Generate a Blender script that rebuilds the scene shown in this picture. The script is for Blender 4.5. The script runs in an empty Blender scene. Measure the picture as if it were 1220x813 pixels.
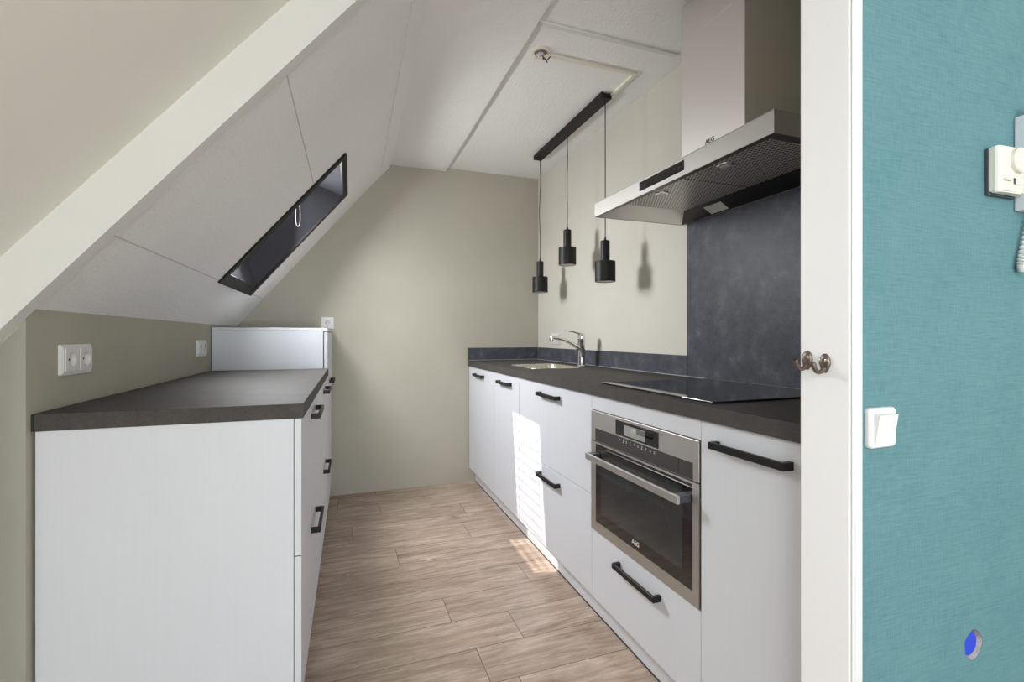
import bpy, bmesh, math, random
from mathutils import Matrix, Vector
random.seed(7)
C = bpy.context.scene
COL = C.collection
PI = math.pi

# ------------------------------------------------------------------ materials
MATS = {}
def srgb(r, g, b):
    f = lambda c: (c/255/12.92) if c/255 <= 0.04045 else ((c/255+0.055)/1.055)**2.4
    return (f(r), f(g), f(b), 1)

def base_mat(name, col, rough=0.5, metal=0.0, spec=0.5, coat=0.0):
    m = bpy.data.materials.new(name); m.use_nodes = True
    nt = m.node_tree; b = nt.nodes['Principled BSDF']
    b.inputs['Base Color'].default_value = col
    b.inputs['Roughness'].default_value = rough
    b.inputs['Metallic'].default_value = metal
    b.inputs['Specular IOR Level'].default_value = spec
    if coat: b.inputs['Coat Weight'].default_value = coat
    MATS[name] = m
    return m, nt, b

def coords(nt, scale=(1, 1, 1), kind='Object'):
    tc = nt.nodes.new('ShaderNodeTexCoord'); mp = nt.nodes.new('ShaderNodeMapping')
    mp.inputs['Scale'].default_value = scale
    nt.links.new(tc.outputs[kind], mp.inputs['Vector'])
    return mp.outputs['Vector']

def noise(nt, vec, scale, detail=4, rough=0.6):
    n = nt.nodes.new('ShaderNodeTexNoise')
    n.inputs['Scale'].default_value = scale; n.inputs['Detail'].default_value = detail
    n.inputs['Roughness'].default_value = rough
    nt.links.new(vec, n.inputs['Vector'])
    return n.outputs['Fac']

def ramp(nt, fac, stops):
    r = nt.nodes.new('ShaderNodeValToRGB')
    e = r.color_ramp.elements
    while len(e) < len(stops): e.new(0.5)
    for el, (p, c) in zip(e, stops):
        el.position = p; el.color = c
    nt.links.new(fac, r.inputs['Fac'])
    return r.outputs['Color']

def bump(nt, b, height, strength, dist=0.001):
    bp = nt.nodes.new('ShaderNodeBump')
    bp.inputs['Strength'].default_value = strength; bp.inputs['Distance'].default_value = dist
    nt.links.new(height, bp.inputs['Height']); nt.links.new(bp.outputs['Normal'], b.inputs['Normal'])

def mixc(nt, a, b_, fac, mode='MIX'):
    m = nt.nodes.new('ShaderNodeMix'); m.data_type = 'RGBA'; m.blend_type = mode
    for sock, v in ((m.inputs[0], fac), (m.inputs[6], a), (m.inputs[7], b_)):
        if hasattr(v, 'is_output'): nt.links.new(v, sock)
        else: sock.default_value = v
    return m.outputs[2]

def plaster(name, c1, c2, rough=0.85, bscale=160, bstr=0.25, bdist=0.001, cscale=2.5):
    m, nt, b = base_mat(name, c1, rough, spec=0.25)
    v = coords(nt)
    col = ramp(nt, noise(nt, v, cscale, 5), [(0.3, c1), (0.7, c2)])
    nt.links.new(col, b.inputs['Base Color'])
    bump(nt, b, noise(nt, v, bscale, 3), bstr, bdist)
    return m

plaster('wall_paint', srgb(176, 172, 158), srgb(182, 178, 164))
plaster('wall_paint_skylit', srgb(200, 196, 185), srgb(205, 201, 191))  # same wall paint, lightened for the skylight falling on the right wall
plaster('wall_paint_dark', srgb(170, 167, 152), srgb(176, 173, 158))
plaster('ceiling_white', srgb(240, 239, 237), srgb(244, 243, 241), 0.9, 85, 0.55, 0.006, 1.2)
plaster('slope_white', srgb(240, 239, 239), srgb(244, 243, 243), 0.9, 90, 0.6, 0.006, 1.4)
plaster('cream_paint', srgb(232, 231, 221), srgb(236, 235, 226), 0.7, 90, 0.12, 0.001, 1.0)
plaster('board_paint', srgb(222, 222, 218), srgb(226, 226, 222), 0.55, 200, 0.05, 0.001, 1.0)
base_mat('jamb_white', srgb(244, 244, 246), 0.35)
base_mat('white_plastic', srgb(218, 218, 216), 0.4)
base_mat('trim_white', srgb(214, 214, 216), 0.4)
base_mat('white_plastic_cool', srgb(208, 213, 220), 0.45)
base_mat('cream_plastic', srgb(214, 212, 201), 0.45)
base_mat('duct_plastic', srgb(232, 228, 214), 0.45)
base_mat('dark_plastic', srgb(62, 62, 72), 0.5)
base_mat('pin_black', srgb(40, 40, 42), 0.6)
base_mat('seam_grey', srgb(205, 203, 200), 0.9)
base_mat('seam_dark', srgb(60, 58, 54), 0.8)
base_mat('black_metal', srgb(14, 13, 14), 0.5, spec=0.35)
base_mat('handle_black', srgb(20, 18, 18), 0.45, spec=0.35)
base_mat('shade_inner', srgb(225, 225, 220), 0.5)
base_mat('screw_metal', (0.62, 0.55, 0.45, 1), 0.4, 1.0)
base_mat('chrome', (0.82, 0.82, 0.83, 1), 0.06, 1.0)
base_mat('black_glass', (0.006, 0.006, 0.007, 1), 0.03, 0.0, 0.6)
base_mat('oven_glass', (0.018, 0.015, 0.014, 1), 0.04, 0.0, 0.7)
base_mat('oven_window', (0.035, 0.036, 0.036, 1), 0.05, 0.0, 0.8)
base_mat('control_glass', srgb(62, 60, 60), 0.2, 0.0, 0.5)
base_mat('display_black', srgb(38, 37, 39), 0.15)
base_mat('lcd_grey', srgb(150, 152, 150), 0.3)
base_mat('lcd_dark', srgb(98, 104, 104), 0.3)
base_mat('marking_white', srgb(205, 205, 202), 0.5)
base_mat('marking_black', srgb(22, 22, 24), 0.5)
base_mat('marking_grey', srgb(150, 130, 128), 0.5)
base_mat('sticker_white', srgb(235, 235, 232), 0.5)
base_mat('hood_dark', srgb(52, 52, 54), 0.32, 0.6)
base_mat('lamp_lens', srgb(240, 235, 225), 0.2)
base_mat('skylight_black', srgb(18, 17, 17), 0.6, spec=0.3)
base_mat('skylight_lining', srgb(46, 46, 51), 0.6, spec=0.3)
base_mat('blue_plastic', srgb(24, 60, 196), 0.4)
base_mat('wire_brown', srgb(90, 62, 48), 0.5)
base_mat('wire_dark', srgb(52, 50, 62), 0.5)
base_mat('cord_white', srgb(240, 238, 230), 0.6)
plaster('broken_plaster', srgb(168, 160, 160), srgb(196, 190, 184), 0.95, 120, 0.8, 0.004, 60)

# lacquered white cabinet fronts with a faint vertical grain
def cab():
    m, nt, b = base_mat('cabinet_white', srgb(226, 227, 230), 0.42, spec=0.4)
    v = coords(nt, (60, 60, 1.2))
    n = noise(nt, v, 3.0, 3)
    nt.links.new(ramp(nt, n, [(0.3, srgb(207, 209, 215)), (0.7, srgb(209, 211, 217))]), b.inputs['Base Color'])
    bump(nt, b, n, 0.04, 0.0004)
cab()

def stone(name, c1, c2, c3, rough):
    m, nt, b = base_mat(name, c1, rough, spec=0.16)
    v = coords(nt)
    n1 = noise(nt, v, 14, 8, 0.7); n2 = noise(nt, v, 160, 3, 0.6)
    col = ramp(nt, n1, [(0.3, c1), (0.55, c2), (0.8, c3)])
    spk = ramp(nt, n2, [(0.42, (0.88, 0.88, 0.88, 1)), (0.62, (1.08, 1.08, 1.08, 1))])
    nt.links.new(mixc(nt, col, spk, 1.0, 'MULTIPLY'), b.inputs['Base Color'])
    bump(nt, b, n2, 0.15, 0.0006)
stone('worktop_stone', srgb(67, 64, 63), srgb(75, 72, 70), srgb(86, 82, 80), 0.6)
stone('panel_stone', srgb(64, 65, 71), srgb(82, 83, 91), srgb(112, 114, 122), 0.4)

def steel(name, col, rough, sc):
    m, nt, b = base_mat(name, col, rough, 1.0)
    n = noise(nt, coords(nt, sc), 6.0, 4)
    mr = nt.nodes.new('ShaderNodeMapRange'); nt.links.new(n, mr.inputs[0])
    mr.inputs[3].default_value = rough-0.08; mr.inputs[4].default_value = rough+0.1
    nt.links.new(mr.outputs[0], b.inputs['Roughness'])
    bump(nt, b, n, 0.06, 0.0004)
steel('brushed_steel', (0.62, 0.595, 0.565, 1), 0.42, (4, 4, 120))
steel('hood_steel', (0.40, 0.38, 0.36, 1), 0.52, (4, 4, 120))
steel('brushed_steel_vertical', (0.72, 0.69, 0.66, 1), 0.4, (120, 120, 3))
steel('sink_steel', (0.78, 0.75, 0.68, 1), 0.25, (30, 30, 30))
steel('hook_metal', (0.20, 0.165, 0.14, 1), 0.42, (200, 200, 200))

# perforated grease filter: a grid of punched slots
def filt():
    m, nt, b = base_mat('filter_mesh', (0.62, 0.60, 0.57, 1), 0.35, 0.55)
    br = nt.nodes.new('ShaderNodeTexBrick')
    br.inputs['Color1'].default_value = (0.02, 0.02, 0.02, 1); br.inputs['Color2'].default_value = (0.03, 0.03, 0.03, 1)
    br.inputs['Mortar'].default_value = (0.80, 0.77, 0.73, 1)
    br.inputs['Scale'].default_value = 1.0; br.inputs['Mortar Size'].default_value = 0.0028
    br.inputs['Mortar Smooth'].default_value = 0.3
    br.inputs['Brick Width'].default_value = 0.0125; br.inputs['Row Height'].default_value = 0.0105
    nt.links.new(coords(nt), br.inputs['Vector'])
    nt.links.new(br.outputs['Color'], b.inputs['Base Color'])
    bump(nt, b, br.outputs['Fac'], 0.6, 0.002)
filt()

def wood():
    m, nt, b = base_mat('floor_wood', srgb(130, 113, 100), 0.3, spec=0.5)
    v = coords(nt)
    # planks run along x in rows 182 mm wide; every row starts at its own offset
    sx = nt.nodes.new('ShaderNodeSeparateXYZ'); nt.links.new(v, sx.inputs[0])
    def math_(op, a, b_=None):
        m_ = nt.nodes.new('ShaderNodeMath'); m_.operation = op
        for sk, val in zip(m_.inputs, (a, b_)):
            if val is None: continue
            if hasattr(val, 'is_output'): nt.links.new(val, sk)
            else: sk.default_value = val
        return m_.outputs[0]
    row = math_('FLOOR', math_('DIVIDE', sx.outputs[1], 0.182))
    wn = nt.nodes.new('ShaderNodeTexWhiteNoise'); wn.noise_dimensions = '1D'; nt.links.new(row, wn.inputs['W'])
    xs_ = math_('ADD', sx.outputs[0], math_('MULTIPLY', wn.outputs['Value'], 1.29))
    cmb = nt.nodes.new('ShaderNodeCombineXYZ'); nt.links.new(xs_, cmb.inputs[0]); nt.links.new(sx.outputs[1], cmb.inputs[1])
    br = nt.nodes.new('ShaderNodeTexBrick'); br.offset = 0.0
    br.inputs['Color1'].default_value = (0, 0, 0, 1); br.inputs['Color2'].default_value = (1, 1, 1, 1)
    br.inputs['Mortar'].default_value = (0.5, 0.5, 0.5, 1)
    br.inputs['Scale'].default_value = 1.0; br.inputs['Mortar Size'].default_value = 0.0016; br.inputs['Mortar Smooth'].default_value = 0.3
    br.inputs['Brick Width'].default_value = 1.29; br.inputs['Row Height'].default_value = 0.182
    nt.links.new(cmb.outputs[0], br.inputs['Vector'])
    sep = nt.nodes.new('ShaderNodeSeparateColor'); nt.links.new(br.outputs['Color'], sep.inputs[0])
    comb = nt.nodes.new('ShaderNodeCombineXYZ')
    nt.links.new(math_('MULTIPLY', sep.outputs[0], 9.0), comb.inputs[0]); nt.links.new(math_('MULTIPLY', row, 3.7), comb.inputs[2])
    add = nt.nodes.new('ShaderNodeVectorMath'); add.operation = 'ADD'
    nt.links.new(v, add.inputs[0]); nt.links.new(comb.outputs[0], add.inputs[1])
    def grain(sc, scale, detail, rough, dist):
        mp = nt.nodes.new('ShaderNodeMapping'); mp.inputs['Scale'].default_value = sc
        nt.links.new(add.outputs[0], mp.inputs['Vector'])
        n_ = nt.nodes.new('ShaderNodeTexNoise'); n_.inputs['Scale'].default_value = scale; n_.inputs['Detail'].default_value = detail
        n_.inputs['Roughness'].default_value = rough; n_.inputs['Distortion'].default_value = dist
        nt.links.new(mp.outputs[0], n_.inputs['Vector']); return n_.outputs['Fac']
    g1 = grain((1.3, 9, 1), 1.8, 9, 0.66, 1.3)
    g2 = grain((5, 95, 1), 1.6, 5, 0.65, 0.4)
    g3 = grain((2.2, 26, 1), 2.0, 6, 0.7, 2.2)
    col = ramp(nt, g1, [(0.25, srgb(126, 106, 92)), (0.5, srgb(176, 156, 140)), (0.78, srgb(208, 190, 175))])
    fine = ramp(nt, g2, [(0.32, (0.84, 0.83, 0.82, 1)), (0.62, (1.05, 1.05, 1.05, 1))])
    col = mixc(nt, col, fine, 1.0, 'MULTIPLY')
    streak = ramp(nt, g3, [(0.36, (0.66, 0.63, 0.61, 1)), (0.46, (1.0, 1.0, 1.0, 1)), (0.62, (1.0, 1.0, 1.0, 1)), (0.72, (1.1, 1.1, 1.1, 1))])
    col = mixc(nt, col, streak, 0.8, 'MULTIPLY')
    tone = ramp(nt, sep.outputs[0], [(0.0, (0.90, 0.895, 0.89, 1)), (1.0, (1.09, 1.09, 1.09, 1))])
    col = mixc(nt, col, tone, 1.0, 'MULTIPLY')
    col = mixc(nt, col, srgb(96, 81, 70), br.outputs['Fac'])
    nt.links.new(col, b.inputs['Base Color'])
    mr = nt.nodes.new('ShaderNodeMapRange'); nt.links.new(g2, mr.inputs[0])
    mr.inputs[3].default_value = 0.19; mr.inputs[4].default_value = 0.33
    nt.links.new(mr.outputs[0], b.inputs['Roughness'])
    bump(nt, b, g2, 0.12, 0.0006)
wood()

def teal():
    m, nt, b = base_mat('teal_wallpaper', srgb(105, 160, 160), 0.75, spec=0.3)
    h = noise(nt, coords(nt, (26, 26, 620)), 1.0, 2); w = noise(nt, coords(nt, (620, 620, 26)), 1.0, 2)
    big = noise(nt, coords(nt), 5.0, 4)
    s = nt.nodes.new('ShaderNodeMath'); s.operation = 'ADD'
    nt.links.new(h, s.inputs[0]); nt.links.new(w, s.inputs[1])
    s2 = nt.nodes.new('ShaderNodeMath'); s2.operation = 'MULTIPLY_ADD'; s2.inputs[1].default_value = 0.5
    nt.links.new(big, s2.inputs[0]); nt.links.new(s.outputs[0], s2.inputs[2])
    mr = nt.nodes.new('ShaderNodeMapRange'); nt.links.new(s2.outputs[0], mr.inputs[0])
    mr.inputs[1].default_value = 0.75; mr.inputs[2].default_value = 1.75
    nt.links.new(ramp(nt, mr.outputs[0], [(0.2, srgb(76, 118, 125)), (0.8, srgb(97, 135, 140))]), b.inputs['Base Color'])
    bump(nt, b, s.outputs[0], 0.2, 0.0005)
teal()

def pane():
    m = bpy.data.materials.new('window_glass'); m.use_nodes = True
    nt = m.node_tree; nt.nodes.clear()
    out = nt.nodes.new('ShaderNodeOutputMaterial'); mix = nt.nodes.new('ShaderNodeMixShader')
    tr = nt.nodes.new('ShaderNodeBsdfTransparent'); gl = nt.nodes.new('ShaderNodeBsdfGlossy'); gl.inputs['Roughness'].default_value = 0.02
    fr = nt.nodes.new('ShaderNodeFresnel'); fr.inputs[0].default_value = 1.45
    nt.links.new(fr.outputs[0], mix.inputs[0]); nt.links.new(tr.outputs[0], mix.inputs[1]); nt.links.new(gl.outputs[0], mix.inputs[2])
    nt.links.new(mix.outputs[0], out.inputs[0]); MATS['window_glass'] = m
pane()

# ------------------------------------------------------------------ helpers
def nb(): return bmesh.new()

def box(bm, x0, x1, y0, y1, z0, z1, bev=0.0, seg=2):
    vs = [bm.verts.new(p) for p in ((x0,y0,z0),(x1,y0,z0),(x1,y1,z0),(x0,y1,z0),(x0,y0,z1),(x1,y0,z1),(x1,y1,z1),(x0,y1,z1))]
    fs = [bm.faces.new([vs[i] for i in q]) for q in ((0,3,2,1),(4,5,6,7),(0,1,5,4),(1,2,6,5),(2,3,7,6),(3,0,4,7))]
    if bev:
        es = list({e for f in fs for e in f.edges})
        bmesh.ops.bevel(bm, geom=es, offset=bev, segments=seg, profile=0.5, affect='EDGES')
    return bm

def loft(bm, loops, cap0=True, cap1=True, closed=True):
    rings = [[bm.verts.new(p) for p in lp] for lp in loops]
    n = len(rings[0])
    for a, b in zip(rings, rings[1:]):
        for i in range(n if closed else n-1):
            j = (i+1) % n
            bm.faces.new((a[i], a[j], b[j], b[i]))
    if cap0: bm.faces.new(rings[0][::-1])
    if cap1: bm.faces.new(rings[-1])
    return bm

def prism(bm, poly, mp, d0, d1):
    return loft(bm, [[mp(u, v, d0) for u, v in poly], [mp(u, v, d1) for u, v in poly]])

def lathe(bm, prof, cx, cy, n=32, mp=None, cap0=True, cap1=True):
    loops = []
    for r, z in prof:
        lp = []
        for i in range(n):
            a = 2*PI*i/n
            p = (cx+r*math.cos(a), cy+r*math.sin(a), z)
            lp.append(mp(*p) if mp else p)
        loops.append(lp)
    return loft(bm, loops, cap0, cap1)

def tube(bm, pts, radii, n=10, flat=1.0, up=Vector((0, 0, 1))):
    pts = [Vector(p) for p in pts]
    if not hasattr(radii, '__len__'): radii = [radii]*len(pts)
    loops = []
    for i, p in enumerate(pts):
        t = (pts[min(i+1, len(pts)-1)]-pts[max(i-1, 0)]).normalized()
        ref = up if abs(t.dot(up)) < 0.95 else Vector((0, 1, 0))
        s = t.cross(ref).normalized(); u = s.cross(t).normalized()
        loops.append([p+s*math.cos(2*PI*k/n)*radii[i]+u*math.sin(2*PI*k/n)*radii[i]*flat for k in range(n)])
    return loft(bm, loops)

def plate(bm, outer, holes, mp, d0, d1):
    """slab with holes; loops are lists of (u,v); mp(u,v,d) -> xyz"""
    layers = []
    for d in (d0, d1):
        edges = []; rings = []
        for lp in [outer]+holes:
            vs = [bm.verts.new(mp(u, v, d)) for u, v in lp]
            rings.append(vs)
            for i in range(len(vs)): edges.append(bm.edges.new((vs[i], vs[(i+1) % len(vs)])))
        bmesh.ops.triangle_fill(bm, use_beauty=True, use_dissolve=False, edges=edges)
        layers.append(rings)
    for ra, rb in zip(*layers):
        n = len(ra)
        for i in range(n):
            j = (i+1) % n
            bm.faces.new((ra[i], ra[j], rb[j], rb[i]))
    return bm

def circ(cu, cv, r, n=28): return [(cu+r*math.cos(2*PI*i/n), cv+r*math.sin(2*PI*i/n)) for i in range(n)]
def rrect(u0, u1, v0, v1, r, n=5):
    out = []
    for cu, cv, a0 in ((u1-r, v1-r, 0), (u0+r, v1-r, PI/2), (u0+r, v0+r, PI), (u1-r, v0+r, 1.5*PI)):
        for k in range(n+1):
            a = a0+PI/2*k/n; out.append((cu+r*math.cos(a), cv+r*math.sin(a)))
    return out
def rect(u0, u1, v0, v1): return [(u0, v0), (u1, v0), (u1, v1), (u0, v1)]

LTH = -0.016      # the left run, its knee wall and the roof slope stand turned by this much
class Frame:
    """a thing's own frame: empty at origin o (given in run coordinates), turned by th"""
    def __init__(s, th=0.0): s.th = th
    def world(s, p):
        c, n = math.cos(s.th), math.sin(s.th)
        return Vector((p[0]*c-p[1]*n, p[0]*n+p[1]*c, p[2]))
W = Frame(0.0); L = Frame(LTH)

def finish(name, bm, mat, smooth=False, angle=40):
    bmesh.ops.recalc_face_normals(bm, faces=bm.faces[:])
    me = bpy.data.meshes.new(name); bm.to_mesh(me); bm.free()
    if smooth:
        me.polygons.foreach_set('use_smooth', [True]*len(me.polygons))
        try: me.set_sharp_from_angle(angle=math.radians(angle))
        except Exception: pass
    mats = mat if isinstance(mat, (list, tuple)) else [mat]
    for m in mats: me.materials.append(MATS[m])
    return me

def shift(bm, o):
    bmesh.ops.translate(bm, vec=-Vector(o), verts=bm.verts[:])

def thing(name, label, cat, o, fr=W, group=None):
    e = bpy.data.objects.new(name, None); COL.objects.link(e)
    e.empty_display_size = 0.05
    e.location = fr.world(o); e.rotation_euler = (0, 0, fr.th)
    e['label'] = label; e['category'] = cat
    if group: e['group'] = group
    T = type('T', (), {})(); T.e = e; T.o = Vector(o); T.fr = fr
    return T

def part(T, name, bm, mat, parent=None, smooth=False, label=None, kind=None, angle=40):
    """bm is in run coordinates; becomes a child of T (or of parent, a part of T)"""
    shift(bm, T.o)
    ob = bpy.data.objects.new(name, finish(name, bm, mat, smooth, angle)); COL.objects.link(ob)
    ob.parent = parent or T.e
    if label: ob['label'] = label
    if kind: ob['kind'] = kind
    return ob

def single(name, bm, mat, label, cat, o, fr=W, group=None, smooth=False):
    shift(bm, o)
    ob = bpy.data.objects.new(name, finish(name, bm, mat, smooth)); COL.objects.link(ob)
    ob.location = fr.world(o); ob.rotation_euler = (0, 0, fr.th)
    ob['label'] = label; ob['category'] = cat
    if group: ob['group'] = group
    return ob

def struct(name, bm, mat, fr=W, parent=None, label=None, cat=None, smooth=False):
    ob = bpy.data.objects.new(name, finish(name, bm, mat, smooth)); COL.objects.link(ob)
    if parent: ob.parent = parent
    else:
        ob.rotation_euler = (0, 0, fr.th); ob['kind'] = 'structure'
        if label: ob['label'] = label
        if cat: ob['category'] = cat
    return ob

def text_bm(s, size, origin, xdir, ydir, depth=0.0006, align='CENTER', italic=0.0):
    cu = bpy.data.curves.new('lettering', 'FONT'); cu.body = s; cu.size = size
    cu.align_x = align; cu.align_y = 'CENTER'; cu.extrude = depth; cu.shear = italic; cu.offset = size*0.012
    ob = bpy.data.objects.new('lettering', cu); COL.objects.link(ob)
    dg = bpy.context.evaluated_depsgraph_get()
    me = bpy.data.meshes.new_from_object(ob.evaluated_get(dg))
    bm = nb(); bm.from_mesh(me)
    bpy.data.objects.remove(ob); bpy.data.curves.remove(cu); bpy.data.meshes.remove(me)
    x = Vector(xdir); y = Vector(ydir); z = x.cross(y)
    M = Matrix((x, y, z)).transposed().to_4x4(); M.translation = Vector(origin)
    bmesh.ops.transform(bm, matrix=M, verts=bm.verts[:])
    return bm

# ------------------------------------------------------------------ dimensions
H = 1.115                     # camera height
XD = 0.911                    # front plane of the right-hand doors
XW = 1.488                    # right wall
YB = 3.54                     # back wall
ZT, ZU = 0.931, 0.891         # worktop top / underside
ZD = 0.107                    # underside of the doors
KX, KZ, TM = -0.7125, 1.18, 1.2    # knee wall, foot of the slope, its pitch
CS, SN = 1/math.sqrt(1+TM*TM), TM/math.sqrt(1+TM*TM)
def slope(s, y, n): return (KX+CS*s-SN*n, y, KZ+SN*s+CS*n)

# ------------------------------------------------------------------ room shell
struct('floor', box(nb(), -2.2, 3.3, -3.7, 3.66, -0.1, 0.0), 'floor_wood', label='brown grey wood plank floor', cat='floor')
struct('wall_back', box(nb(), -1.3, 1.6, YB, YB+0.12, 0, 2.75), 'wall_paint', label='olive beige painted back wall', cat='wall')
struct('wall_right', box(nb(), XW, XW+0.12, 0.693, YB, 0, 2.75), 'wall_paint_skylit', label='beige painted right kitchen wall', cat='wall')
struct('wall_left', box(nb(), KX-0.1, KX, 1.398, 3.6, 0, KZ+0.004), 'wall_paint_dark', L, label='low olive knee wall behind the left worktop', cat='wall')
# the wall end that faces the near room, cut along the slope
bm = nb()
def xz(u, v, d): return (u, d, v)
zs = lambda x: KZ+TM*(x-KX)-0.031
prism(bm, [(-1.6, 0), (KX-0.0005, 0), (KX-0.0005, zs(KX)), (-1.6, zs(-1.6))], xz, 1.398, 1.5)
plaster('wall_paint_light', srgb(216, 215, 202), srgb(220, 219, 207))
struct('wall_front', bm, 'wall_paint_light', L, label='narrow olive wall end left of the white end panel', cat='wall')

SR = (0.2632-KX)/CS           # ridge along the slope
SK0, SK1, KY0, KY1 = 0.285, 1.035, 2.452, 3.080   # skylight hole
bm = nb()
plate(bm, rect(-0.25, SR+0.1, 1.398, YB+0.05), [rect(SK0, SK1, KY0, KY1)], lambda u, v, d: slope(u, v, d), 0.0, 0.2)
struct('ceiling', bm, 'slope_white', L, label='white textured sloping kitchen ceiling', cat='ceiling')
bm = nb(); box(bm, 0.28, 0.731, 1.43, YB+0.02, 2.362, 2.6)
# low flat ceiling: left edge follows the turned slope
for v in bm.verts:
    if v.co.x < 0.5: v.co.x = 0.2632+0.016*v.co.y-0.004
struct('ceiling', bm, 'ceiling_white', label='lower flat strip of white ceiling beside the slope', cat='ceiling')
struct('ceiling', box(nb(), 0.731, XW+0.02, 0.69, YB+0.02, 2.387, 2.6), 'ceiling_white', label='higher flat white ceiling over the right run', cat='ceiling')
# seams and battens of the slope panelling
n = 1
for s0 in ((-0.558-KX)/CS, (-0.168-KX)/CS):
    bm = nb()
    prism(bm, [(s0-0.002, -0.0008), (s0+0.002, -0.0008), (s0+0.002, 0.002), (s0-0.002, 0.002)], lambda u, v, d: slope(u, d, v), 1.3985, 2.44 if s0 > 0.5 else YB-0.002)
    struct('trim_%d' % n, bm, 'seam_grey', L); n += 1
s0 = (0.196-KX)/CS
bm = nb(); prism(bm, [(s0, -0.006), (SR-0.004, -0.006), (SR-0.004, 0.002), (s0, 0.002)], lambda u, v, d: slope(u, d, v), 1.3985, YB-0.001)
struct('trim_%d' % n, bm, 'slope_white', L, label='flat batten along the top of the slope', cat='trim'); n += 1
# lath across the high ceiling
struct('trim_%d' % n, box(nb(), 0.745, 1.42, 1.757, 1.779, 2.380, 2.389, 0.002), 'board_paint', label='thin white lath across the high ceiling', cat='trim'); n += 1

# raking board along the opening, and the near room
bm = nb(); prism(bm, [(-0.9, -0.015), (1.66, -0.015), (1.66, 0.092), (-0.9, 0.092)], lambda u, v, d: slope(u, d, v), 1.3555, 1.3975)
struct('trim_%d' % n, bm, 'board_paint', L, label='cream raking board along the edge of the opening', cat='trim'); n += 1
bm = nb(); prism(bm, [(-0.9, -0.0155), (1.66, -0.0155), (1.66, 0.003), (-0.9, 0.003)], lambda u, v, d: slope(u, d, v), 1.3525, 1.356)
struct('trim_%d' % n, bm, 'board_paint', L, label='narrow bead along the lower edge of the raking board', cat='trim'); n += 1
bm = nb()
plate(bm, rect(-0.6, 1.62, -3.65, 1.357), [rect(0.05, 1.25, -2.3, -0.7)], lambda u, v, d: slope(u, v, d), 0.088, 0.25)
struct('ceiling', bm, 'cream_paint', L, label='cream sloping ceiling of the near room', cat='ceiling')
struct('wall_left', box(nb(), -1.36, -1.2, -3.65, 1.398, 0, 0.98), 'cream_paint', L)
struct('ceiling', box(nb(), 0.05, 3.3, -3.7, 1.43, 2.5, 2.62), 'ceiling_white')
struct('ceiling', box(nb(), 0.15, 0.731, 1.357, 1.44, 2.362, 2.62), 'ceiling_white')
struct('ceiling', box(nb(), 0.728, 0.745, 0.6, 1.44, 2.387, 2.62), 'ceiling_white')
struct('wall_east', box(nb(), 3.2, 3.3, -3.7, 0.6, 0, 2.62), 'cream_paint')
# rear wall of the near room; unseen window made low and wide for light
def yplane(u, v, d): return (u, d, v)
bm = nb(); plate(bm, rect(-1.7, 3.3, 0, 2.7), [rect(-0.8, 2.6, 0.06, 2.25)], yplane, -3.7, -3.6)
struct('wall_rear', bm, 'cream_paint')
def window_rect(name, mp, u0, u1, v0, v1, d0, d1, nm, fr=W):
    bm = nb(); w = 0.06
    holes = []
    k = nm
    for i in range(k):
        a = u0+w+(u1-u0-w)*i/k; b_ = u0+(u1-u0-w)*(i+1)/k
        holes.append(rect(a, b_, v0+w, v1-w))
    plate(bm, rect(u0, u1, v0, v1), holes, mp, d0, d1)
    f = struct(name, bm, 'jamb_white', fr)
    bm = nb(); prism(bm, rect(u0+w*0.5, u1-w*0.5, v0+w*0.5, v1-w*0.5), mp, (d0+d1)/2-0.003, (d0+d1)/2+0.003)
    struct('glass', bm, 'window_glass', fr, parent=f)
    return f
window_rect('unseen_rear_window', yplane, -0.8, 2.6, 0.06, 2.25, -3.68, -3.62, 3)  # out of view, brought down near the floor to brighten the ceilings
window_rect('added_roof_window', lambda u, v, d: slope(u, v, d), 0.05, 1.25, -2.3, -0.7, 0.19, 0.23, 1, L)  # roof window added behind the camera to hold a fill light

# teal wall with a hole, door lining
YT = 0.60
hx, hz = 1.222, 0.480
hole = [(hx+0.030*math.cos(a)*(1+0.06*math.sin(5*a+1)), hz+0.030*math.sin(a)*(1+0.06*math.cos(4*a))) for a in [2*PI*i/36 for i in range(36)]]
bm = nb(); plate(bm, rect(0.876, 3.3, 0, 2.52), [hole], yplane, YT, YT+0.004)
struct('wall_partition', bm, 'teal_wallpaper', label='teal woven wallpaper wall on the right', cat='wall')
bm = nb(); plate(bm, rect(0.876, 3.3, 0, 2.52), [hole], yplane, YT+0.0041, YT+0.093)
struct('wall_partition', bm, 'wall_paint')
bm = nb()
XJ = 0.8524
box(bm, XJ, 0.876, YT-0.006, YT+0.0935, 0, 2.52, 0.004, 3)
struct('door_1', bm, 'jamb_white', label='white door lining between the kitchen and the teal wall', cat='door frame')
bm = nb(); box(bm, XJ+0.0015, 0.8745, YT-0.0085, YT-0.006, 0, 2.52)
box(bm, XJ+0.008, 0.8785, YT-0.010, YT-0.006, 0, 2.52, 0.001, 1)
struct('trim_%d' % n, bm, 'trim_white', label='thin white edge strip of the door lining', cat='trim'); n += 1

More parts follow.
